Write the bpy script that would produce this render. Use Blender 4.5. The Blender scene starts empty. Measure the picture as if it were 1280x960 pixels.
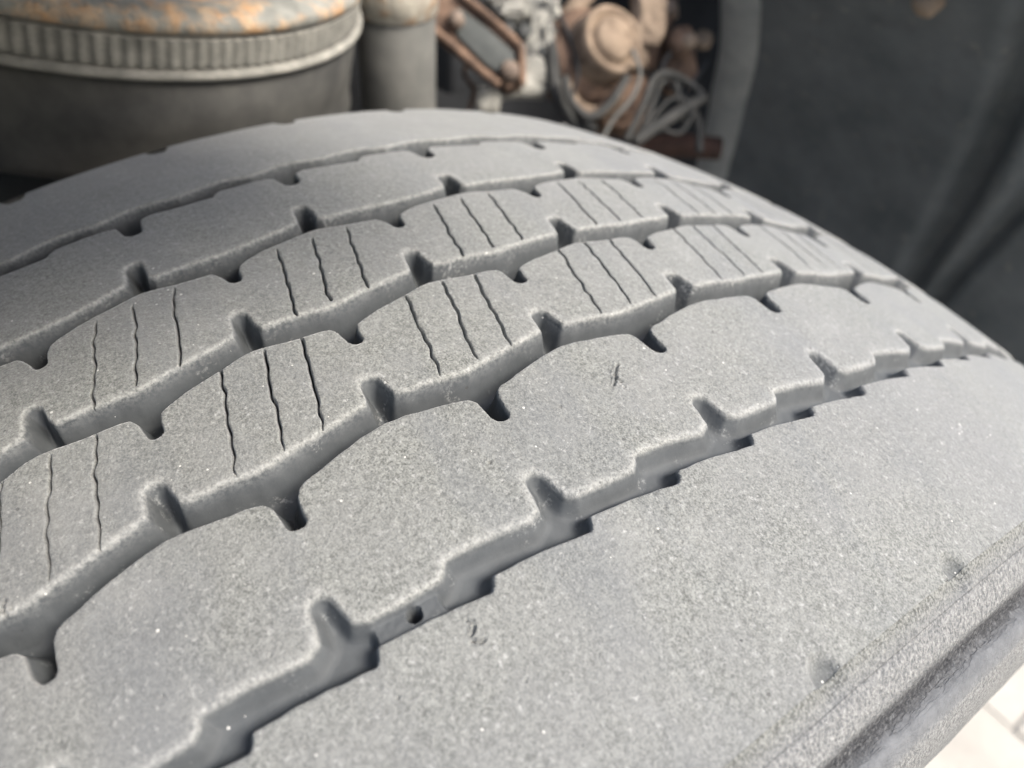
import bpy, bmesh, math, random
import numpy as np
from mathutils import Vector, Matrix

random.seed(7)
rng = np.random.default_rng(11)
scene = bpy.context.scene
COL = scene.collection
rad = math.radians

# ------------------------------------------------------------------ camera
AXLE = np.array([0.0, 0.0, 0.5])                  # wheel axle: x is the axle, y forwards, z up
CAM = np.array([0.17082354, -0.0928818, 0.64245252]) + AXLE
RIGHT = np.array([0.58259334, 0.81037187, 0.06230908])
DOWN = np.array([0.58250532, -0.3628503, -0.72734257])
FWD = np.array([-0.56680909, 0.46004031, -0.6834401])
FPX = 991.46
cd = bpy.data.cameras.new('camera')
cam = bpy.data.objects.new('camera', cd)
COL.objects.link(cam)
m = Matrix.Identity(4)
for i in range(3):
    m[i][0], m[i][1], m[i][2], m[i][3] = RIGHT[i], -DOWN[i], -FWD[i], CAM[i]
cam.matrix_world = m
cd.sensor_width = 36.0
cd.lens = FPX / 1280 * 36
cd.clip_start, cd.clip_end = 0.01, 500
cd.dof.use_dof = True
cd.dof.focus_distance = 0.203
cd.dof.aperture_fstop = 9.0
scene.camera = cam

# ------------------------------------------------------------------ light
SUN_EL, SUN_AZ = 50.0, 30.0                       # azimuth from +x (outside of the truck) towards +y (forwards)
w = bpy.data.worlds.new('World')
scene.world = w
w.use_nodes = True
nt = w.node_tree
sky = nt.nodes.new('ShaderNodeTexSky')
sky.sky_type = 'NISHITA'
sky.sun_disc = False
sky.sun_elevation = rad(SUN_EL)
sky.sun_rotation = rad(90 - SUN_AZ)
sky.dust_density = 4.5
sky.air_density = 1.25
sky.ozone_density = 0.6
nt.links.new(sky.outputs[0], nt.nodes['Background'].inputs[0])
nt.nodes['Background'].inputs[1].default_value = 0.125
sd_ = bpy.data.lights.new('sun', 'SUN')
sd_.energy = 1.9
sd_.angle = rad(22)
sd_.color = (1.0, 0.972, 0.905)
sun = bpy.data.objects.new('sun', sd_)
COL.objects.link(sun)
sv = Vector((math.cos(rad(SUN_EL)) * math.cos(rad(SUN_AZ)), math.cos(rad(SUN_EL)) * math.sin(rad(SUN_AZ)), math.sin(rad(SUN_EL))))
sun.rotation_euler = sv.to_track_quat('Z', 'Y').to_euler()
sun.location = sv * 5
vs = scene.view_settings
vs.view_transform, vs.look, vs.exposure, vs.gamma, vs.use_curve_mapping = 'Standard', 'None', 1.45, 1.0, False
scene.cycles.max_bounces = 6

# ------------------------------------------------------------------ helpers
def link(name, mesh, mat, parent=None, smooth=True):
    o = bpy.data.objects.new(name, mesh)
    COL.objects.link(o)
    if mat: mesh.materials.append(mat)
    if smooth: mesh.shade_smooth()
    if parent is not None: o.parent = parent
    return o

def tag(o, label=None, cat=None, group=None, kind=None):
    for k, v in (('label', label), ('category', cat), ('group', group), ('kind', kind)):
        if v: o[k] = v
    return o

def empty(name, loc, label, cat, group=None):
    o = bpy.data.objects.new(name, None)
    COL.objects.link(o)
    o.location = loc
    o.empty_display_size = 0.05
    return tag(o, label, cat, group)

def along(px, py, d):
    """point d metres in front of the camera seen in direction px, py of the 1280 x 960 photograph"""
    return CAM + d * (FWD + RIGHT * (px - 640) / FPX + DOWN * (py - 480) / FPX)

def quads(V, F):
    me = bpy.data.meshes.new('m')
    V = np.ascontiguousarray(V, dtype=np.float32)
    F = np.ascontiguousarray(F, dtype=np.int32)
    me.vertices.add(len(V)); me.vertices.foreach_set('co', V.ravel())
    me.loops.add(F.size); me.loops.foreach_set('vertex_index', F.ravel())
    me.polygons.add(len(F)); me.polygons.foreach_set('loop_start', np.arange(0, F.size, 4, dtype=np.int32))
    me.update(calc_edges=True)
    return me

def frame_of(axis):
    a = np.array(axis, float); a /= np.linalg.norm(a)
    h = np.array([0, 0, 1.0]) if abs(a[2]) < .9 else np.array([1.0, 0, 0])
    u = np.cross(h, a); u /= np.linalg.norm(u)
    return a, u, np.cross(a, u)

def lathe(name, mat, parent, base, axis, prof, n=64, mod=None):
    """surface of revolution: prof is a list of (radius, height)"""
    a, u, v = frame_of(axis)
    base = np.array(base, float)
    if parent is not None: base = base - np.array(parent.location)
    th = np.linspace(0, 2 * np.pi, n, endpoint=False)
    rings = []
    for k, (r, h) in enumerate(prof):
        rr = np.full(n, float(r))
        if mod is not None: rr = rr * mod(k, th)
        rings.append(base + h * a + rr[:, None] * (np.cos(th)[:, None] * u + np.sin(th)[:, None] * v))
    V = np.concatenate(rings)
    idx = np.arange(n)
    F = []
    for k in range(len(prof) - 1):
        A = k * n + idx; B = k * n + (idx + 1) % n
        F.append(np.stack([A, B, B + n, A + n], 1))
    return link(name, quads(V, np.concatenate(F)), mat, parent)

def tube(name, mat, parent, pts, r, n=12, sub=8):
    """round tube along a smooth path; r may be a list"""
    P = np.array(pts, float)
    if parent is not None: P = P - np.array(parent.location)
    R_ = np.full(len(P), r, float) if np.isscalar(r) else np.array(r, float)
    Q, S = [], []
    for i in range(len(P) - 1):
        p0, p1, p2, p3 = P[max(i - 1, 0)], P[i], P[i + 1], P[min(i + 2, len(P) - 1)]
        for t in np.linspace(0, 1, sub, endpoint=False):
            Q.append(.5 * (2 * p1 + (p2 - p0) * t + (2 * p0 - 5 * p1 + 4 * p2 - p3) * t * t + (3 * p1 - p0 - 3 * p2 + p3) * t ** 3))
            S.append(R_[i] * (1 - t) + R_[i + 1] * t)
    Q.append(P[-1]); S.append(R_[-1])
    Q = np.array(Q)
    T = np.gradient(Q, axis=0); T /= np.linalg.norm(T, axis=1)[:, None]
    th = np.linspace(0, 2 * np.pi, n, endpoint=False)
    V = []
    u = frame_of(T[0])[1]
    for q, t, s in zip(Q, T, S):
        u = u - t * (u @ t); u /= np.linalg.norm(u)
        v = np.cross(t, u)
        V.append(q + s * (np.cos(th)[:, None] * u + np.sin(th)[:, None] * v))
    V = np.concatenate(V)
    F = []; idx = np.arange(n)
    for k in range(len(Q) - 1):
        A = k * n + idx; B = k * n + (idx + 1) % n
        F.append(np.stack([A, B, B + n, A + n], 1))
    me = quads(V, np.concatenate(F))
    bm = bmesh.new(); bm.from_mesh(me); bmesh.ops.holes_fill(bm, edges=bm.edges, sides=0); bm.to_mesh(me); bm.free()
    return link(name, me, mat, parent)

def slab(name, mat, parent, outline, normal, thick, bevel=0.002):
    """flat plate: outline points, pushed back along normal by thick, edges rounded"""
    bm = bmesh.new()
    off = np.array(parent.location) if parent is not None else np.zeros(3)
    nrm = np.array(normal, float); nrm /= np.linalg.norm(nrm)
    f = bm.faces.new([bm.verts.new(np.array(p) - off) for p in outline])
    e = bmesh.ops.extrude_face_region(bm, geom=[f])
    bmesh.ops.translate(bm, verts=[g for g in e['geom'] if isinstance(g, bmesh.types.BMVert)], vec=Vector(nrm * thick))
    bmesh.ops.recalc_face_normals(bm, faces=bm.faces)
    if bevel: bmesh.ops.bevel(bm, geom=list(bm.edges), offset=bevel, segments=3, profile=.5, affect='EDGES', clamp_overlap=True)
    me = bpy.data.meshes.new('m'); bm.to_mesh(me); bm.free()
    o = link(name, me, mat, parent)
    return o

def box(name, mat, parent, c, size, rot=(0, 0, 0), bevel=0.002):
    bm = bmesh.new()
    bmesh.ops.create_cube(bm, size=1)
    bmesh.ops.scale(bm, verts=bm.verts, vec=size)
    if bevel: bmesh.ops.bevel(bm, geom=list(bm.edges), offset=bevel, segments=2, profile=.5, affect='EDGES', clamp_overlap=True)
    from mathutils import Euler
    bmesh.ops.transform(bm, verts=bm.verts, matrix=Matrix.Translation(Vector(np.array(c) - (np.array(parent.location) if parent is not None else 0))) @ Euler(rot).to_matrix().to_4x4())
    me = bpy.data.meshes.new('m'); bm.to_mesh(me); bm.free()
    return link(name, me, mat, parent, smooth=False)

# ------------------------------------------------------------------ materials
class NT:
    def __init__(s, name):
        s.m = bpy.data.materials.new(name); s.m.use_nodes = True
        s.t = s.m.node_tree; s.b = s.t.nodes['Principled BSDF']
        s.co = s.t.nodes.new('ShaderNodeTexCoord').outputs['Object']
    def n(s, typ, **kw):
        x = s.t.nodes.new(typ)
        for k, v in kw.items():
            if k.startswith('_'): setattr(x, k[1:], v)
            else: s.put(x.inputs[k.replace('__', ' ')], v)
        return x
    def put(s, sock, v):
        if isinstance(v, bpy.types.NodeSocket): s.t.links.new(v, sock)
        else: sock.default_value = v
    def noise(s, scale, detail=2, rough=.5, vec=None, dist=0):
        return s.n('ShaderNodeTexNoise', Vector=vec or s.co, Scale=scale, Detail=detail, Roughness=rough, Distortion=dist).outputs['Fac']
    def ramp(s, fac, a, b, ca=(0, 0, 0, 1), cb=(1, 1, 1, 1)):
        r = s.n('ShaderNodeValToRGB', Fac=fac); e = r.color_ramp.elements
        e[0].position, e[0].color, e[1].position, e[1].color = a, ca, b, cb
        return r.outputs[0]
    def mix(s, f, a, b, mode='MIX'):
        x = s.t.nodes.new('ShaderNodeMix'); x.data_type = 'RGBA'; x.blend_type = mode; x.clamp_factor = True
        s.put(x.inputs[0], f); s.put(x.inputs[6], a); s.put(x.inputs[7], b)
        return x.outputs[2]
    def math(s, op, a, b=0.0):
        x = s.t.nodes.new('ShaderNodeMath'); x.operation = op
        s.put(x.inputs[0], a); s.put(x.inputs[1], b)
        return x.outputs[0]
    def mapping(s, scale=(1, 1, 1), rot=(0, 0, 0), vec=None):
        return s.n('ShaderNodeMapping', Vector=vec or s.co, Scale=scale, Rotation=rot).outputs[0]
    def bump(s, h, strength, dist, normal=None):
        x = s.n('ShaderNodeBump', Height=h, Strength=strength, Distance=dist)
        if normal: s.put(x.inputs['Normal'], normal)
        return x.outputs[0]
    def out(s, color, rough=.8, normal=None, spec=.4, metal=0.0):
        s.put(s.b.inputs['Base Color'], color); s.put(s.b.inputs['Roughness'], rough)
        s.put(s.b.inputs['Specular IOR Level'], spec); s.put(s.b.inputs['Metallic'], metal)
        if normal: s.put(s.b.inputs['Normal'], normal)
        return s.m

def c4(r, g, b): return (r, g, b, 1)

def tread_rubber():
    t = NT('worn tread rubber')
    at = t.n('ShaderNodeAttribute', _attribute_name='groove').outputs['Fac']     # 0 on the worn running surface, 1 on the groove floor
    lip = t.n('ShaderNodeAttribute', _attribute_name='lip').outputs['Fac']
    grain = t.math('ADD', t.math('MULTIPLY', t.noise(1900, 2, .6), .55), t.math('MULTIPLY', t.noise(800, 3, .65), .45))
    mott = t.noise(60, 4, .6)
    big = t.noise(14, 3, .55)
    base = t.mix(t.ramp(grain, .38, .62), c4(.064, .066, .062), c4(.222, .228, .215))
    base = t.mix(t.ramp(mott, .35, .7), base, t.mix(.5, base, c4(.172, .175, .172)))
    base = t.mix(t.math('MULTIPLY', t.ramp(big, .45, .75), .5), base, c4(.135, .137, .142))
    smear = t.noise(22, 4, .6, vec=t.mapping((.5, 1.6, 1.6)))
    base = t.mix(t.math('MULTIPLY', t.ramp(smear, .50, .66), .34), base, c4(.105, .112, .122))
    base = t.mix(t.math('MULTIPLY', t.ramp(t.noise(35, 5, .65), .56, .72), .22), base, c4(.27, .272, .265))
    flake = t.ramp(t.noise(620, 4, .7), .58, .70)
    base = t.mix(t.math('MULTIPLY', flake, .6), base, c4(.34, .342, .335))
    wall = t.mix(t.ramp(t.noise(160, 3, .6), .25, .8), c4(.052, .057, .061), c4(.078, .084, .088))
    scuff = t.math('MULTIPLY', t.ramp(t.noise(90, 4, .7), .58, .70), t.ramp(t.noise(900, 3, .7), .50, .62))
    wall = t.mix(t.math('MULTIPLY', scuff, .7), wall, c4(.30, .305, .30))
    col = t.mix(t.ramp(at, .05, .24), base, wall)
    col = t.mix(t.math('MULTIPLY', t.math('MULTIPLY', lip, .42), t.ramp(t.noise(900, 3, .65), .38, .60)), col, c4(.36, .36, .345))
    # pale grit and dark specks
    vor = t.n('ShaderNodeTexVoronoi', Vector=t.co, Scale=420.0)
    pick = t.n('ShaderNodeSeparateColor', Color=vor.outputs['Color'])
    spk = t.math('MULTIPLY', t.math('LESS_THAN', vor.outputs['Distance'], t.math('MULTIPLY', pick.outputs[1], .17)), t.math('GREATER_THAN', pick.outputs[0], .93))
    col = t.mix(t.math('MULTIPLY', spk, .75), col, c4(.55, .54, .51))
    vor2 = t.n('ShaderNodeTexVoronoi', Vector=t.co, Scale=260.0)
    pick2 = t.n('ShaderNodeSeparateColor', Color=vor2.outputs['Color'])
    drk = t.math('MULTIPLY', t.math('LESS_THAN', vor2.outputs['Distance'], t.math('MULTIPLY', pick2.outputs[1], .14)), t.math('GREATER_THAN', pick2.outputs[0], .90))
    col = t.mix(t.math('MULTIPLY', drk, .7), col, c4(.05, .05, .05))
    h = t.math('ADD', t.math('MULTIPLY', grain, 1.0), t.math('MULTIPLY', t.noise(480, 3, .6), .9))
    h = t.math('SUBTRACT', h, t.math('MULTIPLY', drk, .8))
    h = t.math('MULTIPLY', h, t.math('SUBTRACT', 1.0, t.math('MULTIPLY', t.ramp(at, .05, .35), .8)))
    nrm = t.bump(h, .75, .0004)
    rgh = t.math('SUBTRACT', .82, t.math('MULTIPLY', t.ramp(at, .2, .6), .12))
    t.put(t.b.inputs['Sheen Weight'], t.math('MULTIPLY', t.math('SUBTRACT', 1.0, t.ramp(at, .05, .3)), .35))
    t.b.inputs['Sheen Roughness'].default_value = .45
    return t.out(col, rgh, nrm, .30)

def shoulder_rubber():
    t = NT('grainy shoulder rubber')
    g = t.noise(1300, 3, .7)
    streak = t.noise(800, 3, .6, vec=t.mapping((.5, 1.1, 1.1)))
    fac = t.ramp(t.math('ADD', t.math('MULTIPLY', g, .5), t.math('MULTIPLY', streak, .5)), .39, .61)
    col = t.mix(fac, c4(.082, .086, .091), c4(.245, .248, .245))
    band = t.n('ShaderNodeAttribute', _attribute_name='band').outputs['Fac']     # 1 where the rubber is smooth and clean
    crease = t.n('ShaderNodeAttribute', _attribute_name='crease').outputs['Fac']  # shade of the crease put into the colour, besides its shape
    worn = t.n('ShaderNodeAttribute', _attribute_name='worn').outputs['Fac']
    smooth = t.mix(t.ramp(t.noise(260, 4, .65), .3, .7), c4(.072, .076, .083), c4(.118, .123, .131))
    col = t.mix(band, col, smooth)
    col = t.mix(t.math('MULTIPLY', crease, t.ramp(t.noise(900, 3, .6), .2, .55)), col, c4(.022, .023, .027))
    col = t.mix(worn, col, t.mix(t.ramp(g, .38, .62), c4(.064, .066, .062), c4(.222, .228, .215)))
    wr = t.noise(520, 4, .65, vec=t.mapping((1, .22, .22)))
    wr = t.math('ABSOLUTE', t.math('SUBTRACT', wr, .5))
    h = t.math('ADD', t.math('MULTIPLY', fac, t.math('SUBTRACT', 1.1, band)), t.math('MULTIPLY', t.ramp(wr, .0, .07), t.math('ADD', .35, t.math('MULTIPLY', crease, 1.2))))
    return t.out(col, .78, t.bump(h, .8, .0005), .35)

def simple(name, a, b, scale=80, rough=.8, bump=.3, bd=.0006, spec=.4, lo=.35, hi=.7, metal=0.0):
    t = NT(name)
    f = t.noise(scale, 5, .62)
    return t.out(t.mix(t.ramp(f, lo, hi), c4(*a), c4(*b)), rough, t.bump(t.noise(scale * 4, 4, .6), bump, bd), spec, metal)

def rusty(name, base, rust, rust2, scale=45, amount=.5):
    t = NT(name)
    f = t.ramp(t.noise(scale, 5, .65), amount - .05, amount + .08)
    rc = t.mix(t.ramp(t.noise(scale * 3, 4, .6), .35, .65), c4(*rust), c4(*rust2))
    bc = t.mix(t.ramp(t.noise(scale * 1.7, 4, .6), .3, .7), c4(*base), c4(*[min(1, v * 1.9) for v in base]))
    h = t.math('ADD', t.math('MULTIPLY', f, .8), t.noise(scale * 8, 4, .6))
    return t.out(t.mix(f, bc, rc), .75, t.bump(h, .5, .001), .4)

TREAD = tread_rubber()
SHOULDER = shoulder_rubber()
BELLOWS = simple('dusty black bellows rubber', (.026, .0255, .0235), (.066, .064, .057), 28, .75)
KNURL = simple('dusty knurled rubber', (.15, .146, .13), (.27, .26, .23), 90, .8)
RUSTPLATE = rusty('scaled steel with rust', (.135, .135, .122), (.36, .205, .10), (.44, .315, .20), 40, .52)
STEEL = simple('dusty grey painted steel', (.085, .086, .080), (.145, .142, .130), 40, .6)
CREAM = simple('pale dusty aluminium casting', (.13, .127, .112), (.34, .33, .295), 70, .8, .8, .002)
BROWN = simple('brown rusted steel', (.065, .042, .03), (.22, .14, .095), 60, .85)
DUSTBROWN = simple('dust coated brown bolt', (.10, .075, .06), (.22, .17, .135), 120, .85)
TAN = simple('tan dust caked steel', (.13, .095, .068), (.31, .235, .17), 60, .9)
DARKPLATE = simple('dull grey green painted steel', (.045, .05, .048), (.085, .09, .086), 40, .7)
DARK = simple('dark painted steel', (.022, .024, .024), (.05, .052, .05), 30, .7)
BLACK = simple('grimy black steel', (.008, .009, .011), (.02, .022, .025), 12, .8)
HOSE = simple('dusty grey hose', (.022, .023, .022), (.05, .049, .046), 60, .75)
def liner_plastic():
    t = NT('dusty black moulded plastic')
    base = t.mix(t.ramp(t.noise(14, 5, .65), .35, .68), c4(.060, .071, .078), c4(.112, .124, .132))
    base = t.mix(t.math('MULTIPLY', t.ramp(t.noise(75, 4, .7), .60, .72), .5), base, c4(.22, .21, .19))
    base = t.mix(t.math('MULTIPLY', t.ramp(t.noise(30, 5, .7), .56, .70), .45), base, c4(.045, .048, .05))
    return t.out(base, .65, t.bump(t.noise(120, 5, .65), .4, .0012), .4)
LINER = liner_plastic()
LIP = simple('dusty rolled plastic edge', (.21, .22, .218), (.30, .305, .295), 40, .75)

# ------------------------------------------------------------------ tyre tread: canonical pattern (one pitch) as a distance field
PITCH = 0.1138100                                   # radians per tread pitch
R0, CROWN = 0.5, 0.7257205
MM = PITCH * R0 * 1000                              # millimetres per pitch
def Rx(x): return R0 - CROWN * x * x

# groove outlines in (pitch fraction, millimetres from the centre plane)
def seq(*p): return np.array(p, float)
D_low = seq((0.0, 51.0), (.03, 49.9), (.10, 49.2), (.13, 48.6), (.22, 47.3), (.30, 46.3), (.38, 45.6), (.45, 45.4), (.53, 45.8), (.60, 46.8), (.67, 47.6), (.75, 48.6), (.81, 49.4), (.845, 50.1),
            (.868, 52), (.870, 55), (.872, 58.2), (.885, 60.0), (.91, 60.7), (.945, 60.7), (.963, 59.6), (.968, 57), (.98, 53))
D_top = seq((.575, 37.6), (.62, 38.4), (.73, 39.0), (.80, 39.7), (.88, 40.5), (.95, 40.6), (1.0, 40.3), (1.12, 39.4), (1.26, 38.3), (1.36, 37.5), (1.43, 36.9),
            (1.448, 33), (1.455, 30.5), (1.475, 29.0), (1.50, 28.6), (1.53, 28.8), (1.56, 30.3), (1.565, 33))
C_low = seq((.10, 2.5), (.15, 2.3), (.225, 3.1), (.30, 4.2), (.37, 5.1), (.45, 5.7), (.50, 6.1), (.545, 7.0), (.565, 9), (.568, 12), (.570, 14.5), (.583, 16.0), (.60, 16.6), (.63, 16.6), (.65, 15.6), (.657, 12), (.675, 9.2),
            (.71, 8.1), (.80, 6.4), (.90, 5.2), (.98, 4.2), (1.06, 3.0))
C_top = seq((.262, -5.7), (.33, -5.0), (.41, -4.5), (.52, -3.5), (.60, -2.6), (.65, -2.5), (.75, -3.5), (.86, -4.5), (.95, -5.3), (1.05, -5.9), (1.115, -6.6), (1.13, -9), (1.145, -13), (1.158, -15.2), (1.18, -16.0), (1.215, -16.0), (1.245, -14.2), (1.247, -9))
B_low = seq((.225, -37.1), (.244, -35.5), (.262, -33), (.27, -30.2), (.283, -28.8), (.30, -28.3), (.325, -28.3), (.345, -29.3), (.36, -33.5), (.385, -36.2), (.43, -37.6), (.53, -39.4), (.62, -40.3), (.72, -41.1), (.82, -41.9), (.88, -41.9), (.94, -41.2), (1.034, -39.4), (1.13, -38.2))
B_top = seq((.965, -48.0), (1.05, -47.6), (1.15, -47.2), (1.25, -46.6), (1.34, -46.2), (1.42, -46.2), (1.50, -46.7), (1.65, -47.9), (1.75, -49.2), (1.815, -50.3), (1.835, -54), (1.842, -58.6), (1.86, -60.4), (1.88, -60.9), (1.915, -60.8), (1.945, -59.2), (1.948, -54), (1.94, -49.5))
E_low = seq((-.105, 97.3), (-.085, 95.8), (-.07, 93.9), (.02, 94.3), (.14, 95.0), (.27, 96.1), (.395, 97.3), (.42, 96.0), (.435, 94.1), (.52, 94.5), (.64, 95.0), (.77, 96.2))
E_top = seq((.315, 84.5), (.40, 84.9), (.50, 85.3), (.60, 86.2), (.70, 87.2), (.755, 85.6), (.772, 82), (.78, 78.6), (.80, 76.9), (.83, 76.4), (.86, 76.6), (.887, 78.3), (.895, 82), (.905, 85.7), (.95, 87.2), (1.08, 87.8), (1.25, 88.0), (1.285, 86.6), (1.30, 85.0))
def turned(p, t0, dx): return np.stack([t0 - p[:, 0], dx - p[:, 1]], 1)[::-1]
A_top = seq((.0, -97.2), (.12, -97.6), (.25, -96.4), (.36, -95.3), (.46, -96.6), (.60, -97.6), (.72, -96.9), (.83, -95.2), (.93, -96.2))
A_low = turned(E_top, 1.837, -1.0)

def on_period(p):
    """path as a function-like closed ring over one pitch: returns it repeated from -1 to 3"""
    return np.concatenate([p + [k, 0] for k in range(-3, 4)])

NX, NTL = 2200, 384
X0, X1 = -165.0, 165.0
xs_t = X0 + (np.arange(NX) + .5) * (X1 - X0) / NX
ts_t = (np.arange(NTL) + .5) / NTL
def seg_dist(path, XX, TT):
    """unsigned distance (mm) to a polyline given in (pitch, mm)"""
    d = np.full(XX.shape, 1e9)
    P = path.copy(); P[:, 0] *= MM
    T = TT * MM
    for a, b in zip(P[:-1], P[1:]):
        e = b - a; L = e @ e
        if L < 1e-9: continue
        u = np.clip(((T - a[0]) * e[0] + (XX - a[1]) * e[1]) / L, 0, 1)
        d = np.minimum(d, (T - a[0] - u * e[0]) ** 2 + (XX - a[1] - u * e[1]) ** 2)
    return np.sqrt(d)
def inside(path_low, path_top, XX, TT):
    poly = np.concatenate([path_low, path_top[::-1]])
    c = np.zeros(XX.shape, bool)
    j = len(poly) - 1
    for i in range(len(poly)):
        t1, x1 = poly[i]; t2, x2 = poly[j]
        if t1 != t2:
            hit = ((t1 > TT) != (t2 > TT)) & (XX < (x2 - x1) * (TT - t1) / (t2 - t1) + x1)
            c ^= hit
        j = i
    return c
SD = np.full((NX, NTL), -20.0)                      # signed distance: positive inside a groove
SOFT = np.zeros((NX, NTL))                          # 1 at edges on the inner side of a groove (worn round)
GR = {}
for nm, lo, up_ in (('A', A_low, A_top), ('B', B_low, B_top), ('C', C_low, C_top), ('D', D_low, D_top), ('E', E_low, E_top)):
    L = on_period(lo); U = on_period(up_)
    L = L[(L[:, 0] > -.8) & (L[:, 0] < 1.8)]; U = U[(U[:, 0] > -.8) & (U[:, 0] < 1.8)]
    a, b = L[:, 1].min() - 0, U[:, 1]
    xa, xb = min(L[:, 1].min(), U[:, 1].min()) - 9, max(L[:, 1].max(), U[:, 1].max()) + 9
    i0, i1 = np.searchsorted(xs_t, [xa, xb])
    XX, TT = np.meshgrid(xs_t[i0:i1], ts_t, indexing='ij')
    dl, du = seg_dist(L, XX, TT), seg_dist(U, XX, TT)
    ins = inside(L, U, XX, TT)
    s = np.minimum(dl, du) * np.where(ins, 1, -1)
    SD[i0:i1] = np.maximum(SD[i0:i1], s)
    SOFT[i0:i1] = np.where(s > -9, (du / (dl + du + 1e-6) < .5).astype(float), SOFT[i0:i1])
    GR[nm] = (L, U)

def blur(A, n):
    """small blur, periodic along the pitch"""
    for _ in range(n):
        A = (np.roll(A, 1, 1) + 2 * A + np.roll(A, -1, 1)) / 4
        B = A.copy(); B[1:-1] = (A[:-2] + 2 * A[1:-1] + A[2:]) / 4
        A = B
    return A
SDB = blur(SD, 6)
SOFTB = blur(SOFT, 40)
def lookup(A, xmm, t):
    fx = np.clip((xmm - X0) / (X1 - X0) * NX - .5, 0, NX - 1.001)
    ft = (t % 1.0) * NTL - .5
    i = np.floor(fx).astype(int); j = np.floor(ft).astype(int)
    u = fx - i; v = ft - j
    j0 = j % NTL; j1 = (j + 1) % NTL
    return (A[i, j0] * (1 - u) + A[i + 1, j0] * u) * (1 - v) + (A[i, j1] * (1 - u) + A[i + 1, j1] * u) * v

# the moulded pitches differ a little from one another: measured notch positions bend the canonical pattern
CANON = {'Bu': (-60.9, .90), 'Bl': (-28.3, .310), 'Cu': (-16.0, .197), 'Cl': (16.6, .615), 'Du': (28.6, .503), 'Dl': (60.7, .928), 'Eu': (76.4, .835)}
SEEN = {
    'Bu': [(-60.3, -1.09), (-60.0, -.10), (-58.8, .905), (-57.5, 1.915), (-56.9, 2.89)],
    'Bl': [(-28.7, -1.70), (-28.9, -.70), (-29.3, .29), (-29.6, 1.312), (-30.4, 2.292)],
    'Cu': [(-16.0, -1.80), (-15.4, -.795), (-15.0, .197), (-13.4, 1.207), (-12.6, 2.187), (-10.6, 3.152)],
    'Cl': [(16.5, -1.388), (16.4, -.405), (16.1, .587), (15.4, 1.599), (14.0, 2.612)],
    'Du': [(28.8, -1.495), (28.7, -.483), (29.0, .500), (30.2, 1.48), (31.2, 2.512), (33.2, 3.483)],
    'Dl': [(60.7, -2.08), (60.6, -1.08), (60.5, -.075), (60.2, .925), (58.8, 1.945)],
    'Eu': [(76.6, -1.165), (76.6, -.155), (77.4, .853), (77.6, 1.822), (77.9, 2.862)],
}
cen, dis = [], []
for k, pts in SEEN.items():
    cx, ct = CANON[k]
    for x, t in pts:
        dt = ((ct - t + .5) % 1.0) - .5
        cen.append((x / 30, t / .55)); dis.append((cx - x, dt * MM))
cen, dis = np.array(cen), np.array(dis)
K = np.exp(-((cen[:, None] - cen[None]) ** 2).sum(-1))
WGT = np.linalg.solve(K + .12 * np.eye(len(K)), dis)
def canon(xmm, t):
    """position on the tyre -> position in the canonical pattern"""
    q = np.stack([xmm / 30, t / .55], -1)
    out = np.zeros(q.shape)
    flat = q.reshape(-1, 2); o = out.reshape(-1, 2)
    for i in range(0, len(flat), 200000):
        o[i:i + 200000] = np.exp(-((flat[i:i + 200000, None] - cen[None]) ** 2).sum(-1)) @ WGT
    return xmm + out[..., 0], t + out[..., 1] / MM

_vn = rng.random((256, 256))
def vnoise(a, b):
    i = np.floor(a).astype(int); j = np.floor(b).astype(int); u = a - i; v = b - j
    u = u * u * (3 - 2 * u); v = v * v * (3 - 2 * v)
    g = lambda p, q: _vn[p % 256, q % 256]
    return (g(i, j) * (1 - u) + g(i + 1, j) * u) * (1 - v) + (g(i, j + 1) * (1 - u) + g(i + 1, j + 1) * u) * v - .5

SHARP_S = [-.5, -.15, .1, .5, 1.2, 2.2, 3.0, 3.6, 4.4, 9]
SHARP_D = [0, .03, .25, 1.7, 4.8, 8.4, 10.4, 11.2, 11.6, 11.6]
SOFT_S = [-.9, -.45, 0, .4, .85, 1.45, 2.2, 3.0, 4.2, 9]
SOFT_D = [0, .07, .36, 1.05, 2.7, 5.8, 9.0, 10.9, 11.6, 11.6]
SHEAR = -5.0                                        # pitches per metre: rows of the tread run along the sipes
SIPES = [(.010, 'r4'), (.222, 'r4'), (.418, 'r34'), (.614, 'r3'), (.830, 'r3')]
PITS = []                                            # (x mm, t, sigma mm, depth mm)
def cut(path, sg, dp, n=5):
    P = np.array(path, float)
    for a, b in zip(P[:-1], P[1:]):
        for u in np.linspace(0, 1, n, endpoint=False):
            x, t = a + (b - a) * u
            PITS.append((x + rng.uniform(-.1, .1), t, sg * rng.uniform(.8, 1.25), dp * rng.uniform(.6, 1.2)))
cut([(58.8, .622), (60.4, .592), (61.8, .554), (63.4, .552), (64.8, .566)], .42, .65)
cut([(61.8, .575), (63.6, .535), (64.8, .504)], .42, .65)
cut([(99.4, -.745), (100.3, -.732), (101.5, -.728)], .32, .38)
cut([(101.3, -.735), (102.2, -.747), (102.8, -.769)], .36, .42)
cut([(103.6, -.772), (104.1, -.762), (104.8, -.742), (104.9, -.725)], .34, .45)
cut([(62.7, 1.081), (62.7, 1.118), (63.8, 1.135), (63.9, 1.171)], .24, .25)
cut([(37.2, -2.133), (38.7, -2.149), (40.8, -2.143), (41.0, -2.165)], .45, .7)
cut([(39.0, -2.117), (40.2, -2.12)], .3, .4)
PITS += [(69.3, -.272, .45, .7), (63.8, .191, .4, .6), (66.6, .55, .35, .5)]
for _ in range(170): PITS.append((rng.uniform(50, 142), rng.uniform(-2.3, 2.5), rng.uniform(.16, .34), rng.uniform(.12, .45)))
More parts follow.
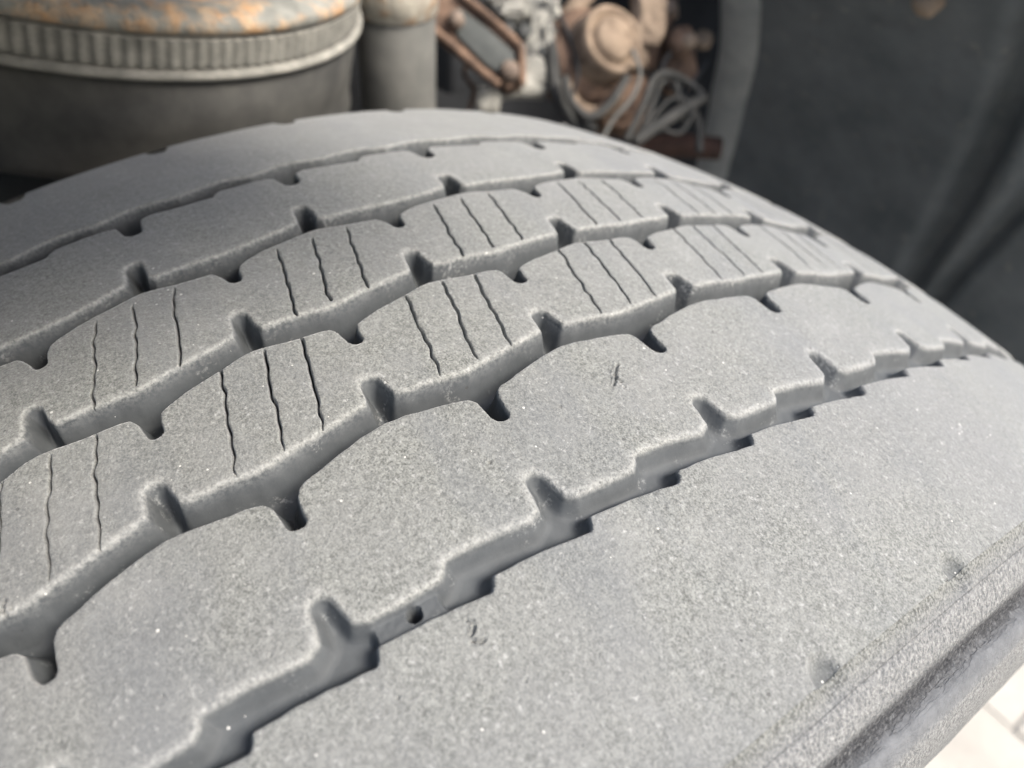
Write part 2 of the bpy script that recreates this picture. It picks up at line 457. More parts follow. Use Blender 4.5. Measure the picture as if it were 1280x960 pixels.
for _ in range(110): PITS.append((rng.uniform(-90, 50), rng.uniform(-2.2, 2.5), rng.uniform(.2, .4), rng.uniform(.12, .4)))
CREW = []

def height(X, T):
    """depth below the running surface in mm, and helper fields; X in mm, T in pitches"""
    cx, ct = canon(X, T)
    cx = cx + .30 * vnoise(X / 3.5 + 11, T * MM / 3.5) + .035 * vnoise(X / .8, T * MM / .8 + 40)
    ct = ct + (.30 * vnoise(X / 3.5 + 70, T * MM / 3.5) + .035 * vnoise(X / .8 + 9, T * MM / .8)) / MM
    s = lookup(SDB, cx, ct)
    soft = lookup(SOFTB, cx, ct)
    d = np.interp(s, SHARP_S, SHARP_D) * (1 - soft) + np.interp(s, SOFT_S, SOFT_D) * soft
    outer = np.clip((cx - 66) / 8, 0, 1)     # the outermost grooves are shallower
    d = d * (1 - .50 * outer)
    # notches get shallower towards their closed end
    for lo, hi, x_in, x_out in ((26, 37, 36.5, 28.5), (-18, -6, -6.5, -16.5), (-62, -50, -50, -61), (75, 84, 84, 76)):
        k = (cx - x_in) / (x_out - x_in)
        d = d * np.where((cx > lo) & (cx < hi), 1 - .42 * np.clip(k, 0, 1), 1)
    # raised wear block with a drilled hole in the outer groove
    blk = np.clip((T + 1.07) / .02, 0, 1) * np.clip((-.765 - T) / .012, 0, 1)
    blk = blk * ((cx > 82) & (cx < 100))
    top = 2.5 + .25 * vnoise(X / 1.1, T * MM / 1.1)
    d = np.where(blk > 0, d * (1 - blk) + np.minimum(d, top) * blk, d)
    rr = np.hypot(X - 91.1, (T + .890) * MM)
    d = d + 6.0 * np.clip((1.70 - rr) / .25, 0, 1) + .12 * np.exp(-((rr - 2.2) / .5) ** 2) * -1
    # scalloped dents on both tread shoulders
    for sg, ph in ((1, .335), (-1, .50)):
        tt = ((T - ph + .5) % 1.0) - .5
        e = np.abs(sg * X - 150.5) / 5.2
        q = e ** 2 + (tt * MM / 4.2) ** 2
        d = d + 3.2 * np.clip(1.15 - q, 0, 1) ** .7 * (sg * X > 135)
    # slow unevenness of the worn surface
    flat = np.clip(-s / 2, 0, 1)
    d = d + flat * (.25 * vnoise(X / 14, T * MM / 14) + .06 * vnoise(X / 3, T * MM / 3 + 7))
    # pits and cuts
    for px, pt, sg, dp in PITS:
        q = ((X - px) ** 2 + ((T - pt) * MM) ** 2) / sg ** 2
        if q.min() < 9: d = d + (dp * 1.35 * np.exp(-q) - .35 * dp * np.exp(-(np.sqrt(q) - 1.7) ** 2 * 4)) * (s < 0)
    return d, s, soft, cx

def build_rows(t0, t1, fine):
    base = []
    t = t0
    while t < t1:
        base.append((t, 0.0, -9999)); step = .5 if t < 1.0 else .5 + .22 * (t - 1.0)
        t += (step if fine else 2.2) / MM
    if not fine: return base
    bands = []
    for k in range(math.floor(t0) - 1, math.ceil(t1) + 2):
        for i, (ph, _) in enumerate(SIPES):
            c = k + ph
            if not (t0 + .05 < c < t1 - .05): continue
            bands.append(c)
    base = [b for b in base if not any(abs(b[0] - c) * MM < 1.05 for c in bands)]
    for k in range(math.floor(t0) - 1, math.ceil(t1) + 2):
        for i, (ph, _) in enumerate(SIPES):
            c = k + ph
            if c not in bands: continue
            for o in (-.9, -.55, -.32, -.16, -.06, .06, .16, .32, .55, .9): base.append((c + o / MM, o, k * 10 + i))
    base.sort()
    return base

def tread_mesh(t0, t1, fine):
    if fine:
        xs = np.concatenate([np.arange(-150.5, -62, .62), np.arange(-62, 20, .48), np.arange(20, 150.4, .37), [150.5]])
    else:
        xs = np.concatenate([np.arange(-150.5, 150.4, 2.0), [150.5]])
    rows = build_rows(t0, t1, fine)
    tr = np.array([r[0] for r in rows]); off = np.array([r[1] for r in rows]); bid = np.array([r[2] for r in rows])
    X = np.repeat(xs[:, None], len(tr), 1)
    T = tr[None] + SHEAR * X / 1000
    # wavy course of each sipe, shared by the rows beside it
    near_w = np.zeros_like(T); cut = np.zeros_like(T)
    if fine:
        for k in np.unique(bid):
            if k == -9999: continue
            kind = SIPES[k % 10][1]; pitch_k = k // 10
            sel = bid == k
            wav = .16 * np.sin(xs * .95 + k * 1.7) + .7 * vnoise(xs / 3.1 + k * 3.3, np.full(len(xs), k * 7.7)) + 1.2 * vnoise(xs / 9 + k, np.full(len(xs), 3.1 * k))
            fade = np.ones(len(xs))
            mask3 = np.clip((xs + 38.5) / 3.5, 0, 1) * np.clip((-4.2 - xs) / .5, 0, 1)
            mask4 = np.clip((xs - 4.2) / .5, 0, 1) * np.clip((39.5 - xs) / 6, 0, 1)
            wide3 = np.clip(.55 + (xs + 38) / 60, .3, 1); wide4 = np.clip(1.35 - (xs - 4) / 40, .3, 1.2)
            m3 = mask3 if '3' in kind else 0 * xs
            m4 = mask4 if '4' in kind else 0 * xs
            wd = np.where(xs < 0, wide3, wide4) * (.95 + .6 * ((k * 7919) % 13) / 13)
            inband = ((xs > -44) & (xs < 46)) * np.clip((46 - np.abs(xs)) / 4, 0, 1)
            o = off[sel][None]
            fall = np.clip((.95 - np.abs(o)) / .35, 0, 1)
            T[:, sel] += wav[:, None] * inband[:, None] * np.where(np.abs(o) < .6, 1, .45) / MM
            # narrow the slit where it is worn: rows +-.16 move towards the centre
            slit = np.where(np.abs(o) < .07, 4.5, np.where(np.abs(o) < .2, 3.6, np.where(np.abs(o) < .35, .9, .05)))
            mm_ = (m3 + m4)[:, None]
            cut[:, sel] = slit * mm_ * (.25 + .75 * wd[:, None])
            T[:, sel] += -(np.sign(o) * np.where(np.abs(o) < .2, np.abs(o), 0)) * (1 - np.clip(wd[:, None], 0, 1.7)) * .8 * (mm_ > 0) / MM
    d, s, soft, cx = height(X, T)
    cut = cut * (s < -.1)
    if fine:
        # let grid lines follow the groove lips
        e = .15
        gx = (height_s(X + e, T) - height_s(X - e, T)) / (2 * e)
        gt = (height_s(X, T + e / MM) - height_s(X, T - e / MM)) / (2 * e)
        g2 = np.maximum(gx ** 2 + gt ** 2, .25)
        lipw = (np.abs(s) < .26) & (cut < .01)
        mv = np.where(lipw, -s * .8, 0)
        mv[0] = mv[-1] = 0
        X2, T2 = X + mv * gx / g2, T + mv * gt / g2 / MM
        d2, s2, soft2, cx2 = height(X2, T2)
        X, T, d, s, soft, cx = X2, T2, d2, s2, soft2, cx2
    dd = d + cut
    r = Rx(X / 1000) - dd / 1000
    th = T * PITCH
    P = np.stack([X / 1000, r * np.sin(th), r * np.cos(th)], -1)
    return P, dd, d, s, soft, cx, X, T

def height_s(X, T):
    cx, ct = canon(X, T)
    return lookup(SDB, cx, ct)

tyre = empty('truck_tyre', tuple(AXLE), 'worn grey dusty truck tyre with zigzag grooves and sipes filling the foreground', 'tyre')
FLOOR = {k: np.array([((U[:, 1].mean() + L[:, 1].mean()) / 2)]) for k, (L, U) in GR.items()}
CENT = [-91.8, -44.3, 0.0, 43.4, 90.6]

def emit_tread(t0, t1, fine, acc):
    P, dd, d, s, soft, cx, X, T = tread_mesh(t0, t1, fine)
    nx, nt_ = dd.shape
    dx = np.gradient(P, axis=0); dt = np.gradient(P, axis=1)
    N = np.cross(dt, dx)
    N /= np.linalg.norm(N, axis=-1, keepdims=True) + 1e-12
    if (N[nx // 2, nt_ // 2] @ P[nx // 2, nt_ // 2]) * 1 < 0: N = -N
    lip = np.exp(-((s + .15) / np.where(s < -.15, .35 + .95 * soft, .3 + .5 * soft)) ** 2) * (.15 + .85 * soft)
    lip = lip * (s > -3)
    idx = np.arange(nx * nt_).reshape(nx, nt_)
    F = np.stack([idx[:-1, :-1], idx[1:, :-1], idx[1:, 1:], idx[:-1, 1:]], -1).reshape(-1, 4)
    q = lambda A: (A[:-1, :-1] + A[:-1, 1:] + A[1:, 1:] + A[1:, :-1]).ravel() / 4
    qd, qx = q(d), q(cx)
    floor = (qd > np.where(qx > 70, 3.2, 6.5)) & (np.abs(qx) < 104)
    rib = np.searchsorted(CENT, qx)
    gro = np.argmin(np.abs(qx[:, None] - np.array(CENT)[None]), 1)
    part = np.where(floor, 10 + gro, rib)
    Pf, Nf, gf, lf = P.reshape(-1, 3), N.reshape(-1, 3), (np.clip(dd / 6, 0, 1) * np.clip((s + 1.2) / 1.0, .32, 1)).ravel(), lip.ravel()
    for k in np.unique(part):
        f = F[part == k]
        u, inv = np.unique(f, return_inverse=True)
        acc.setdefault(k, []).append((Pf[u], inv.reshape(-1, 4), Nf[u], gf[u], lf[u]))

acc = {}
T_A, T_B = -2.75, 6.3
emit_tread(T_A, T_B, True, acc)
full = 2 * math.pi / PITCH
N_PITCH = 55
emit_tread(T_B - .02, T_A + full + .02, False, acc)
for k in sorted(acc):
    V, F, Nn, G, Lp = [], [], [], [], []
    o = 0
    for v, f, n_, g, l in acc[k]:
        V.append(v); F.append(f + o); Nn.append(n_); G.append(g); Lp.append(l); o += len(v)
    V, F, Nn, G, Lp = map(np.concatenate, (V, F, Nn, G, Lp))
    me = quads(V, F)
    me.shade_smooth()
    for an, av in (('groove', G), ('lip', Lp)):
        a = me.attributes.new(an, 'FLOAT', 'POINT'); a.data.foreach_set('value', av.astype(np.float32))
    me.normals_split_custom_set_from_vertices(Nn.tolist())
    name = 'groove' if k >= 10 else ('shoulder_rib' if k in (0, 5) else 'tread_rib')
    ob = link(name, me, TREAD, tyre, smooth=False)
    if k == 5: ob['label'] = 'broad smooth shoulder rib nearest the camera'
    if k == 0: ob['label'] = 'far shoulder rib beside the black air spring'
    if k == 14: ob['label'] = 'outer sawtooth groove with a raised wear block and a round hole'

# sidewalls
def sidewall(sg):
    # x, r, smooth band, painted crease shade, blend to the tread surface
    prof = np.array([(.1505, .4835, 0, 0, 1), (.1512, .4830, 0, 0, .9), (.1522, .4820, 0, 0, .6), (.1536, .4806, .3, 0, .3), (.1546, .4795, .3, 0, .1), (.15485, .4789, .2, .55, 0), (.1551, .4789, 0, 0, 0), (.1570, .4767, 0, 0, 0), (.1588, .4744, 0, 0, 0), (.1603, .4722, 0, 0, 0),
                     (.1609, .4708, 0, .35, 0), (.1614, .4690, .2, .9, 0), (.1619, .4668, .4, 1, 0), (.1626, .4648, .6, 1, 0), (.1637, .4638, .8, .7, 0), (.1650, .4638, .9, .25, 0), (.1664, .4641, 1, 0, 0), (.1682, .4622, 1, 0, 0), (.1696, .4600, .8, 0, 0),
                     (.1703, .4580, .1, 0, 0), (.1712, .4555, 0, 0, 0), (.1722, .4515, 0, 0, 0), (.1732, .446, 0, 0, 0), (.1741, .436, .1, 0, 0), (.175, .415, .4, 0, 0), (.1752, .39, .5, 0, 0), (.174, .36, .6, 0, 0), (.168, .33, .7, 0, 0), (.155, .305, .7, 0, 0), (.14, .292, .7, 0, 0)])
    n = 1440
    th = np.linspace(0, 2 * np.pi, n, endpoint=False)
    k = len(prof)
    wob = .0004 * np.array([vnoise(np.full(n, i * 1.3 + 5), th * 180 / np.pi / 1.5) for i in range(k)]) * (np.arange(k)[:, None] > 0)
    x = prof[:, 0][:, None] + wob
    r = prof[:, 1][:, None] + wob
    if sg > 0 or True:
        tt = (th / PITCH)
        ph = .335 if sg > 0 else .5
        u = ((tt - ph + .5) % 1.0) - .5
        dent = np.clip(1.15 - (u * MM / 4.2) ** 2, 0, 1) ** .7
        wgt = np.interp(np.arange(k), [0, 1, 2, 3, 5], [3.2, 3.1, 2.6, 1.3, 0])[:, None]
        r = r - dent[None] * wgt / 1000
    r[0] = Rx(.1505) - 3.2 * dent / 1000
    V = np.stack([sg * x + 0 * r, r * np.sin(th), r * np.cos(th)], -1).reshape(-1, 3)
    i = np.arange(n); F = []
    for a in range(k - 1):
        A, B = a * n + i, a * n + (i + 1) % n
        q = np.stack([A, B, B + n, A + n], 1)
        F.append(q if sg < 0 else q[:, ::-1])
    me = quads(V, np.concatenate(F))
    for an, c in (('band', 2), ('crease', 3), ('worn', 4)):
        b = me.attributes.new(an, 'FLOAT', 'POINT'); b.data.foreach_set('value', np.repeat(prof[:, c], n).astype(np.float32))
    return link('sidewall', me, SHOULDER, tyre)
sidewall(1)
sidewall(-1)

# ------------------------------------------------------------------ ground
def paving():
    t = NT('pale paving stone')
    f = t.noise(9, 6, .65)
    col = t.mix(t.ramp(f, .35, .7), c4(.30, .283, .255), c4(.40, .38, .345))
    col = t.mix(t.ramp(t.noise(140, 4, .6), .5, .8), col, c4(.30, .285, .26))
    return t.out(col, .85, t.bump(t.noise(120, 5, .6), .5, .002), .3)
PAVE = paving()
JOINT = simple('sandy joint bed', (.30, .28, .25), (.42, .40, .36), 60, .95)
bed = quads([(-60, -60, -.006), (60, -60, -.006), (60, 60, -.006), (-60, 60, -.006)], [(0, 1, 2, 3)])
bed_o = tag(link('pavement', bed, JOINT), kind='structure')
bm = bmesh.new()
bmesh.ops.create_cube(bm, size=1)
bmesh.ops.scale(bm, verts=bm.verts, vec=(.2475, .1975, .05))
bmesh.ops.bevel(bm, geom=list(bm.edges), offset=.003, segments=2, affect='EDGES')
pm = bpy.data.meshes.new('stone'); bm.to_mesh(pm); bm.free(); pm.materials.append(PAVE)
for iy in range(-5, 9):
    for ix in range(-3, 4):
        o = bpy.data.objects.new('paving_stone', pm); COL.objects.link(o); o.parent = bed_o
        o.location = (.235 + .25 * ix + (.125 if iy % 2 else 0), .775 + .2 * iy, -.0265 + rng.uniform(-.0012, .0012))
        o.rotation_euler = (rng.uniform(-.004, .004), rng.uniform(-.004, .004), rng.uniform(-.006, .006))

# ------------------------------------------------------------------ wheel arch liner in front of the tyre
def liner():
    o = empty('wheel_arch_liner', (0, .55, .7), 'dark grey curved plastic wheel arch liner ahead of the tyre', 'wheel arch liner')
    off = np.array(o.location)
    th = np.radians(np.linspace(41, 112, 120))
    xl = np.interp(np.degrees(th), [28, 51.5, 58.6, 63.9, 72.4, 112], [-.262, -.297, -.320, -.342, -.368, -.45])
    S = np.linspace(0, 1, 90)
    xr = .10
    V = np.zeros((len(th), len(S), 3))
    for i, t in enumerate(th):
        x = xl[i] + (xr - xl[i]) * S
        dg = math.degrees(t)
        r = .68 + 0 * x
        c1 = np.interp(dg, [40, 47.8, 72.3, 100], [-.04, -.055, -.112, -.17])
        c2 = np.interp(dg, [40, 60, 71.1, 100], [-.005, -.038, -.077, -.16])
        for c, wdt, dp in ((c1, .015, .020), (c2, .011, .018)):
            r += dp * np.exp(-(((x - c) / wdt) ** 4))
        r += .010 * np.clip((x - c2) / .02, 0, 1) + .003 * np.sin(x * 23 + t * 5)
        V[i] = np.stack([x, r * math.sin(t), r * math.cos(t)], -1) + AXLE - off
    n1, n2 = len(th), len(S)
    idx = np.arange(n1 * n2).reshape(n1, n2)
    F = np.stack([idx[:-1, :-1], idx[1:, :-1], idx[1:, 1:], idx[:-1, 1:]], -1).reshape(-1, 4)
    p = link('panel', quads(V.reshape(-1, 3), F), LINER, o)
    md = p.modifiers.new('thickness', 'SOLIDIFY'); md.thickness = .004; md.offset = 0
    prof = [(.008, .010), (.002, -.006), (-.012, -.013), (-.028, -.013), (-.042, -.006), (-.047, .010), (-.047, .035)]
    V2 = []
    for i, t in enumerate(th):
        for a, b in prof:
            r = .68 + b
            V2.append(np.array([xl[i] + a, r * math.sin(t), r * math.cos(t)]) + AXLE - off)
    k = len(prof)
    idx = np.arange(n1 * k).reshape(n1, k)
    F = np.stack([idx[:-1, :-1], idx[1:, :-1], idx[1:, 1:], idx[:-1, 1:]], -1).reshape(-1, 4)
    lp = link('edge_flange', quads(np.array(V2), F), LIP, o)
    md = lp.modifiers.new('thickness', 'SOLIDIFY'); md.thickness = .003; md.offset = 0
    q = along(1158, 4, .537)
    lathe('clip', TAN, o, q, (-.1, -.72, -.68), [(.0001, .007), (.006, .0065), (.009, .004), (.010, -.006)], 24)
    return o
liner()

# ------------------------------------------------------------------ air spring behind the tyre
AXS = np.array([.0638, .1839, 1.0]) / 1.0188                  # the spring leans a little
C0 = np.array([-.3499, .0053, .995])
sp = empty('air_spring', tuple(C0 - AXS * .26), 'black rubber air spring with knurled collar under a rusty steel plate', 'air spring')
B0 = C0 - AXS * .9575
def SP(p): return [(a * 1.088, .9575 + (b - .9575) * 1.06) for a, b in p]
lathe('bellows', BELLOWS, sp, B0, AXS, SP([(.120, .906), (.132, .907), (.1345, .909), (.1352, .9115), (.1345, .914), (.1335, .916), (.1332, .930), (.1335, .953), (.12, .957)]), 128)
lathe('piston', DARK, sp, B0, AXS, SP([(.110, .66), (.122, .70), (.124, .80), (.124, .905), (.118, .908)]), 96)
lathe('collar_lip', KNURL, sp, B0, AXS, SP([(.130, .9562), (.1350, .9567), (.1362, .9578), (.1362, .9592), (.1350, .9604), (.130, .9612)]), 128)
def kn(k, th):
    if k in (0, 13): return np.ones_like(th)
    return 1 + .0045 * np.clip(np.sin(th * 148) * 1.8, -1, 1) * .8 + (.005 if k % 2 else -.005)
lathe('knurled_collar', KNURL, sp, B0, AXS, SP([(.130, .961)] + [(.1328, .962 + .0011 * i) for i in range(12)] + [(.130, .9750)]), 148 * 8, kn)
lathe('top_plate', RUSTPLATE, sp, B0, AXS, SP([(.122, .9748), (.131, .9750), (.1345, .9765), (.1355, .9795), (.1345, .9825), (.131, .9845), (.124, .9855), (.118, .9848), (.112, .9825), (.09, .982), (.05, .982), (.001, .982)]), 128,
      lambda k, th: 1 + .004 * vnoise(th * 5, np.full(len(th), k * 1.0)) * (2 < k < 8))

# ------------------------------------------------------------------ grey cylinder to the right of the spring
q = along(497, 60, .585)
cyl = empty('shock_absorber', (q[0], q[1], .72), 'grey upright cylinder with a pale rusty top band right of the air spring', 'shock absorber')
Q = (q[0], q[1], 0)
lathe('tube', STEEL, cyl, Q, (.035, -.02, 1), [(.024, .70), (.0268, .702), (.0268, .958), (.025, .962)], 64)
lathe('top_band', rusty('pale paint with rust', (.26, .24, .20), (.30, .17, .09), (.36, .26, .17), 60, .5), cyl, Q, (.035, -.02, 1), [(.025, .957), (.0285, .959), (.029, .975), (.029, .992), (.0275, .998), (.01, 1.003), (.001, 1.003)], 64)
q2 = along(452, -6, .575)
lathe('rubber_bush', simple('blue grey rubber', (.035, .042, .05), (.07, .08, .09), 40, .6), cyl, q2, (0.3, -.8, -.2), [(.001, .022), (.014, .02), (.022, .012), (.024, 0), (.022, -.012), (.014, -.02), (.001, -.022)], 40)

# ------------------------------------------------------------------ machinery in the dark of the arch
def A(px, py, d): return along(px, py, d)
arm = empty('link_arm', tuple(A(598, 60, .62)), 'slanting dark channel link arm with rusty brown flanged edges', 'link arm')
d = .62
slab('channel', BROWN, arm, [A(x, y, d) for x, y in ((536, 14), (548, -8), (574, -8), (612, 22), (650, 56), (653, 106), (634, 112), (600, 88), (560, 56), (542, 42))], FWD, .016, .003)
slab('web', DARKPLATE, arm, [A(x, y, d - .003) for x, y in ((560, 16), (574, 8), (612, 36), (643, 64), (645, 92), (630, 96), (608, 82), (572, 46))], FWD, .006, .002)
tube('flange', BROWN, arm, [A(574, -8, d - .004), A(612, 22, d - .005), A(648, 55, d - .005), A(652, 70, d - .005), A(653, 106, d - .004)], .0030, 10, 6)
tube('flange', BROWN, arm, [A(540, 36, d - .004), A(562, 54, d - .005), A(598, 86, d - .005), A(624, 106, d - .004)], .0034, 10, 6)
for x, y, rr in ((570, 26, .0070), (637, 90, .0075)):
    lathe('bolt_head', DUSTBROWN, arm, A(x, y, d - .004), -FWD, [(rr, -.004), (rr, .004), (rr * .8, .008), (rr * .3, .009), (.0005, .009)], 6 if x < 600 else 24)

cast = empty('caliper_casting', tuple(A(650, 60, .66)), 'pale lumpy cast housing behind the dark slanting link arm', 'casting')
d = .655
rs = np.random.default_rng(4)
def lump(name, mat, par, px, py, d, r, sc=(1, 1, 1), seed=0, amp=.25):
    bm = bmesh.new(); bmesh.ops.create_icosphere(bm, subdivisions=4, radius=1)
    from mathutils import noise as mn
    M = np.stack([RIGHT, DOWN, FWD], 1)
    c = A(px, py, d) - np.array(par.location)
    for v in bm.verts:
        p = v.co.copy(); k = 1 + amp * mn.noise(p * 1.6 + Vector((seed * 3.1, 0, 0))) + amp * .6 * mn.noise(p * 4 + Vector((0, seed, 0)))
        p = Vector([math.copysign(abs(a) ** .6, a) for a in p]) * .85 * k
        v.co = Vector(c + M @ (np.array(p) * np.array(sc) * r))
    me = bpy.data.meshes.new('m'); bm.to_mesh(me); bm.free()
    return link(name, me, mat, par)
lump('housing', CREAM, cast, 652, 30, d + .02, .022, (1.1, 1.9, .8), 1, .35)
lump('boss', CREAM, cast, 672, 62, d, .014, (1.0, 1.1, 1), 2, .3)
lump('boss', CREAM, cast, 633, 6, d, .013, (1.2, 1, 1), 3, .3)
lump('lug', CREAM, cast, 664, 96, d, .015, (1.35, 1.1, 1), 4, .2)
lump('lug', CREAM, cast, 611, 126, d - .02, .0125, (.9, 1.05, .8), 5, .15)
for k, (x, y, rr, sx, sy) in enumerate(((640, 16, .009, 1.5, .8), (672, 34, .010, .8, 1.5), (652, 56, .008, 1.6, .7), (686, 50, .008, .7, 1.5), (676, 82, .009, 1.3, .8), (690, 14, .009, .8, 1.4), (622, -6, .010, 1.4, .8))):
    lump('cast_boss', CREAM, cast, x, y, d - .006 + .005 * (k % 3), rr, (sx, sy, 1), 20 + k, .5)
for k, (x, y, rr) in enumerate(((656, 38, .006), (680, 64, .005), (636, 34, .005))):
    lathe('painted_recess', DARK, cast, A(x, y, d - .016 + .004 * (k % 2)), -FWD + RIGHT * .2, [(rr, -.012), (rr, 0), (rr * .5, .001), (.0005, .001)], 16)  # dark discs on the casting, standing in for shaded holes
tube('web', CREAM, cast, [A(611, 122, d - .015), A(632, 112, d - .01), A(655, 108, d - .005), A(680, 112, d)], [.007, .008, .010, .008], 12, 6)
tube('rib', CREAM, cast, [A(604, -8, d + .01), A(618, 30, d + .012), A(640, 52, d + .01)], .006, 10, 6)

strut = empty('diagonal_bar', tuple(A(705, 25, .68)), 'thin grey brown diagonal bar left of the round tan cap', 'bar')
tube('bar', TAN, strut, [A(738, -14, .68), A(716, 14, .68), A(690, 50, .68)], .0085, 10, 4)

gear = empty('steering_joint', tuple(A(768, 50, .64)), 'tan dust caked round cap with a stepped rim and brown housing', 'joint')
axis = -FWD * .85 + RIGHT * .42 + DOWN * -.05
c = A(766, 50, .635)
lathe('cap', TAN, gear, c, axis, [(.030, -.022), (.0285, -.006), (.0275, .002), (.0255, .0045), (.0225, .003), (.0205, -.002), (.0185, -.002), (.0175, .005), (.0150, .008), (.007, .009), (.005, .0105), (.0005, .0108)], 48)
lathe('housing', BROWN, gear, c - axis * .035, axis, [(.02, -.03), (.040, -.026), (.042, .0), (.036, .010), (.028, .014)], 48)
lump('bracket', TAN, gear, 808, 22, .65, .016, (1.0, 1.7, .9), 8, .3)
lump('bracket', TAN, gear, 798, 66, .655, .010, (.9, 1.5, .9), 9, .3)
lump('arm', BROWN, gear, 772, 130, .67, .022, (1.3, 1.3, .7), 10, .3)
ring_c = A(742, 104, .65)
th_ = np.linspace(0, 2 * np.pi, 13)
tube('eye', TAN, gear, [ring_c + .021 * (RIGHT * math.cos(a) + DOWN * math.sin(a) * 1.15) for a in np.linspace(.4, 3.6, 9)], .0055, 10, 5)
lathe('painted_hole', BLACK, gear, A(746, 98, .66), -FWD, [(.016, -.01), (.016, .004), (.010, .006), (.001, .006)], 32)  # black disc put in for the dark hole inside the eye

knob = empty('rusty_fitting', tuple(A(852, 52, .68)), 'small rusty brown pipe fitting near the liner edge', 'fitting')
lathe('nut', BROWN, knob, A(848, 54, .68), (-.6, .3, -.5), [(.0005, .012), (.010, .012), (.012, .008), (.012, -.012), (.0005, -.014)], 6)
lathe('plug', TAN, knob, A(860, 52, .672), (.6, -.3, .4), [(.0005, .008), (.006, .007), (.007, 0), (.007, -.008)], 24)
lump('block', BROWN, knob, 845, 86, .70, .018, (1, 1.3, .7), 12, .25)
lump('bolt_boss', TAN, knob, 880, 50, .72, .008, (1, 1, 1), 13, .2)

def hose(label, pts, r, mat=HOSE):
    h = tube('hose', mat, None, [A(x, y, d) for x, y, d in pts], r, 12, 8)
    tag(h, label, 'hose', 'hoses and cables behind the tyre')
hose('wide grey hose curving down beside the pale casting', [(684, 30, .655), (690, 66, .645), (692, 100, .645), (704, 134, .645), (728, 166, .65)], .0062)
hose('grey hose hugging the right side of the wider hose', [(694, 50, .66), (702, 84, .652), (704, 112, .65), (718, 140, .65), (744, 164, .655)], .0045)
hose('thin grey hose looping under the round tan cap', [(706, 96, .63), (712, 124, .63), (736, 146, .63), (762, 130, .63), (784, 96, .635)], .0033)
hose('cable arching up from the tread with a tight bend', [(782, 176, .62), (804, 132, .62), (818, 98, .625), (838, 92, .63), (862, 104, .64), (878, 118, .64)], .0028)
hose('second cable running just right of the tight arch', [(794, 176, .632), (812, 140, .632), (826, 104, .632), (842, 100, .636), (850, 132, .64), (856, 158, .65)], .0024)
hose('short cable hanging from the end of the straight grey rod', [(846, 96, .65), (858, 124, .65), (872, 152, .65), (874, 190, .65)], .0034)
rod = tube('rod', HOSE, None, [A(792, 178, .63), A(830, 152, .63), A(880, 121, .64)], .0048, 12, 6)
tag(rod, 'straight grey rod rising to the right behind the tread', 'rod')
bar = tube('cross_tube', simple('red rusted tube', (.030, .016, .012), (.07, .036, .024), 50, .85), None, [A(790, 190, .70), A(840, 182, .70), A(900, 186, .70)], .010, 16, 6)
tag(bar, 'reddish rusted tube low behind the hoses', 'tube')

for label, pts, rr in (
    ('thin black wire crossing in front of the brown housing', [(700, 20, .64), (716, 58, .635), (722, 92, .635), (716, 126, .64), (734, 160, .64)], .0018),
    ('thin pale wire drooping from the round cap to the tread', [(790, 62, .63), (800, 92, .63), (790, 122, .63), (766, 150, .63), (752, 176, .63)], .0017),
    ('thin dark wire curling beside the rusty fitting', [(838, 66, .65), (828, 86, .645), (842, 112, .645), (868, 100, .65), (884, 76, .66)], .0018),
    ('thin grey wire tangled through the arched cables', [(800, 170, .628), (838, 124, .63), (866, 136, .632), (850, 166, .632), (822, 158, .63)], .0016),
    ('thin brown wire hanging left of the pale casting', [(590, 70, .66), (580, 92, .66), (592, 112, .655), (586, 140, .65)], .0020)):
    w_ = tube('wire', {'b': BLACK, 'p': STEEL, 'd': BLACK, 'g': HOSE, 'w': BROWN}[{'bl': 'b', 'pa': 'p', 'da': 'd', 'gr': 'g', 'br': 'w'}[label.split()[1][:2]]], None, [A(*p) for p in pts], rr, 8, 8)
    tag(w_, label, 'wire', 'thin wires in the wheel arch')
clampo = empty('pipe_clamp', tuple(A(716, 70, .66)), 'small pale pipe clamp with a bolt left of the round cap', 'clamp')
lathe('band', CREAM, clampo, A(712, 74, .655), DOWN * 1.0 + RIGHT * .3, [(.0085, -.006), (.0095, -.005), (.0095, .005), (.0085, .006)], 24)
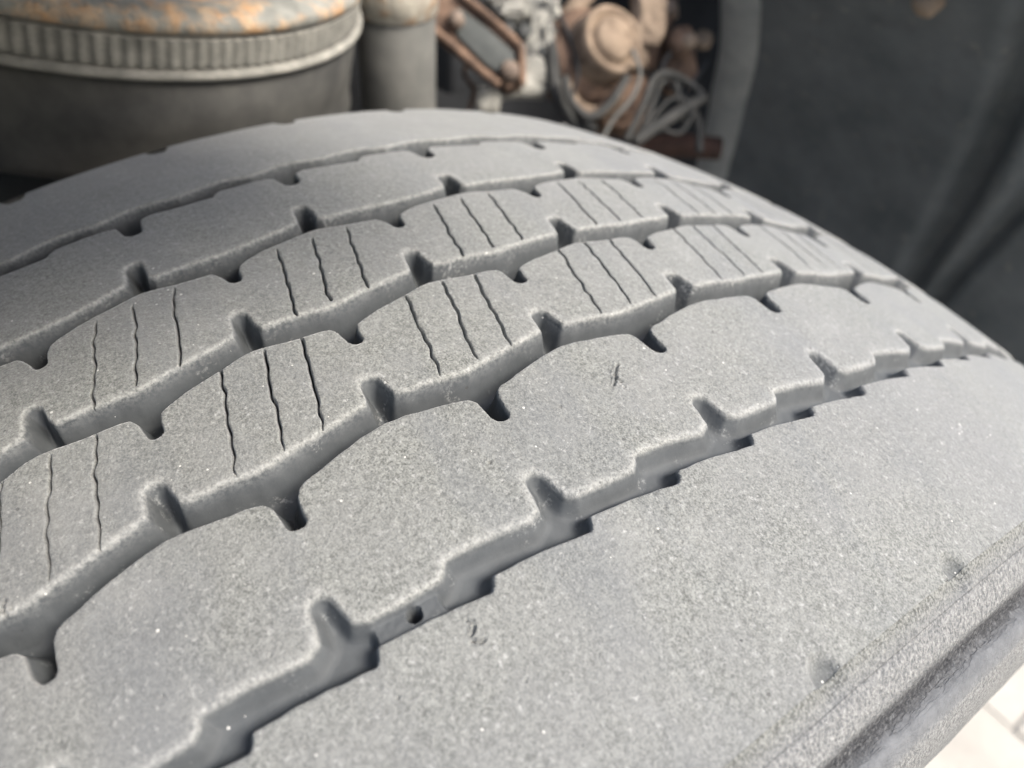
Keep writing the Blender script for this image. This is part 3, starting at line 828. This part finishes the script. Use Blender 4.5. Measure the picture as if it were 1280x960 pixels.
lathe('bolt', DUSTBROWN, clampo, A(724, 70, .648), -FWD, [(.0045, -.004), (.0045, .004), (.0005, .005)], 6)
elb = empty('pipe_elbow', tuple(A(826, 30, .70)), 'dark rusty pipe elbow between the tan bracket and the rusty fitting', 'pipe')
tube('pipe', BROWN, elb, [A(834, -14, .71), A(832, 16, .70), A(822, 40, .70), A(806, 84, .70)], .0085, 14, 6)
lathe('union_nut', DUSTBROWN, elb, A(832, 14, .695), DOWN, [(.006, -.006), (.0115, -.005), (.0115, .005), (.006, .006)], 6)

# dark chassis behind everything
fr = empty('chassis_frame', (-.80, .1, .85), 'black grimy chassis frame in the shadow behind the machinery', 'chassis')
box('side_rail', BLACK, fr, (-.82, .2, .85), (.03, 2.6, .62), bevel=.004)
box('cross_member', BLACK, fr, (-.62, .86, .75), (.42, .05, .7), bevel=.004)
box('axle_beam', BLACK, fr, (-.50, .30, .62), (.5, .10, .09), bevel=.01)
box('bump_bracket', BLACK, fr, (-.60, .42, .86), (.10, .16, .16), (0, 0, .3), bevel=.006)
shade_panel = box('added_shade_panel', BLACK, None, (-.95, .1, 1.50), (1.0, 2.6, .04), bevel=.004)  # unseen panel added overhead to cut the sky light inside the arch
tag(shade_panel, 'unseen black panel added above the wheel arch to block the sky', 'added panel')
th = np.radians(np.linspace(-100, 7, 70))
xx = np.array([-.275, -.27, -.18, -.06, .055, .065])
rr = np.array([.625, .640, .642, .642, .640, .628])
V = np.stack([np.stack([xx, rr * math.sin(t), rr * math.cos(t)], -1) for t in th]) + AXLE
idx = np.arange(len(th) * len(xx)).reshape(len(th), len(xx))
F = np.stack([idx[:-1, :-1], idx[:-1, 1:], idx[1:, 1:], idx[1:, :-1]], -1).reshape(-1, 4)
shade_arch = link('added_shade_arch', quads(V.reshape(-1, 3), F), LINER)  # unseen arch added to keep sky and sun off the inner ribs
md = shade_arch.modifiers.new('thickness', 'SOLIDIFY'); md.thickness = .004; md.offset = 0
tag(shade_arch, 'unseen black plastic arch added over the inner half of the tyre to shade it', 'added_shade_arch')
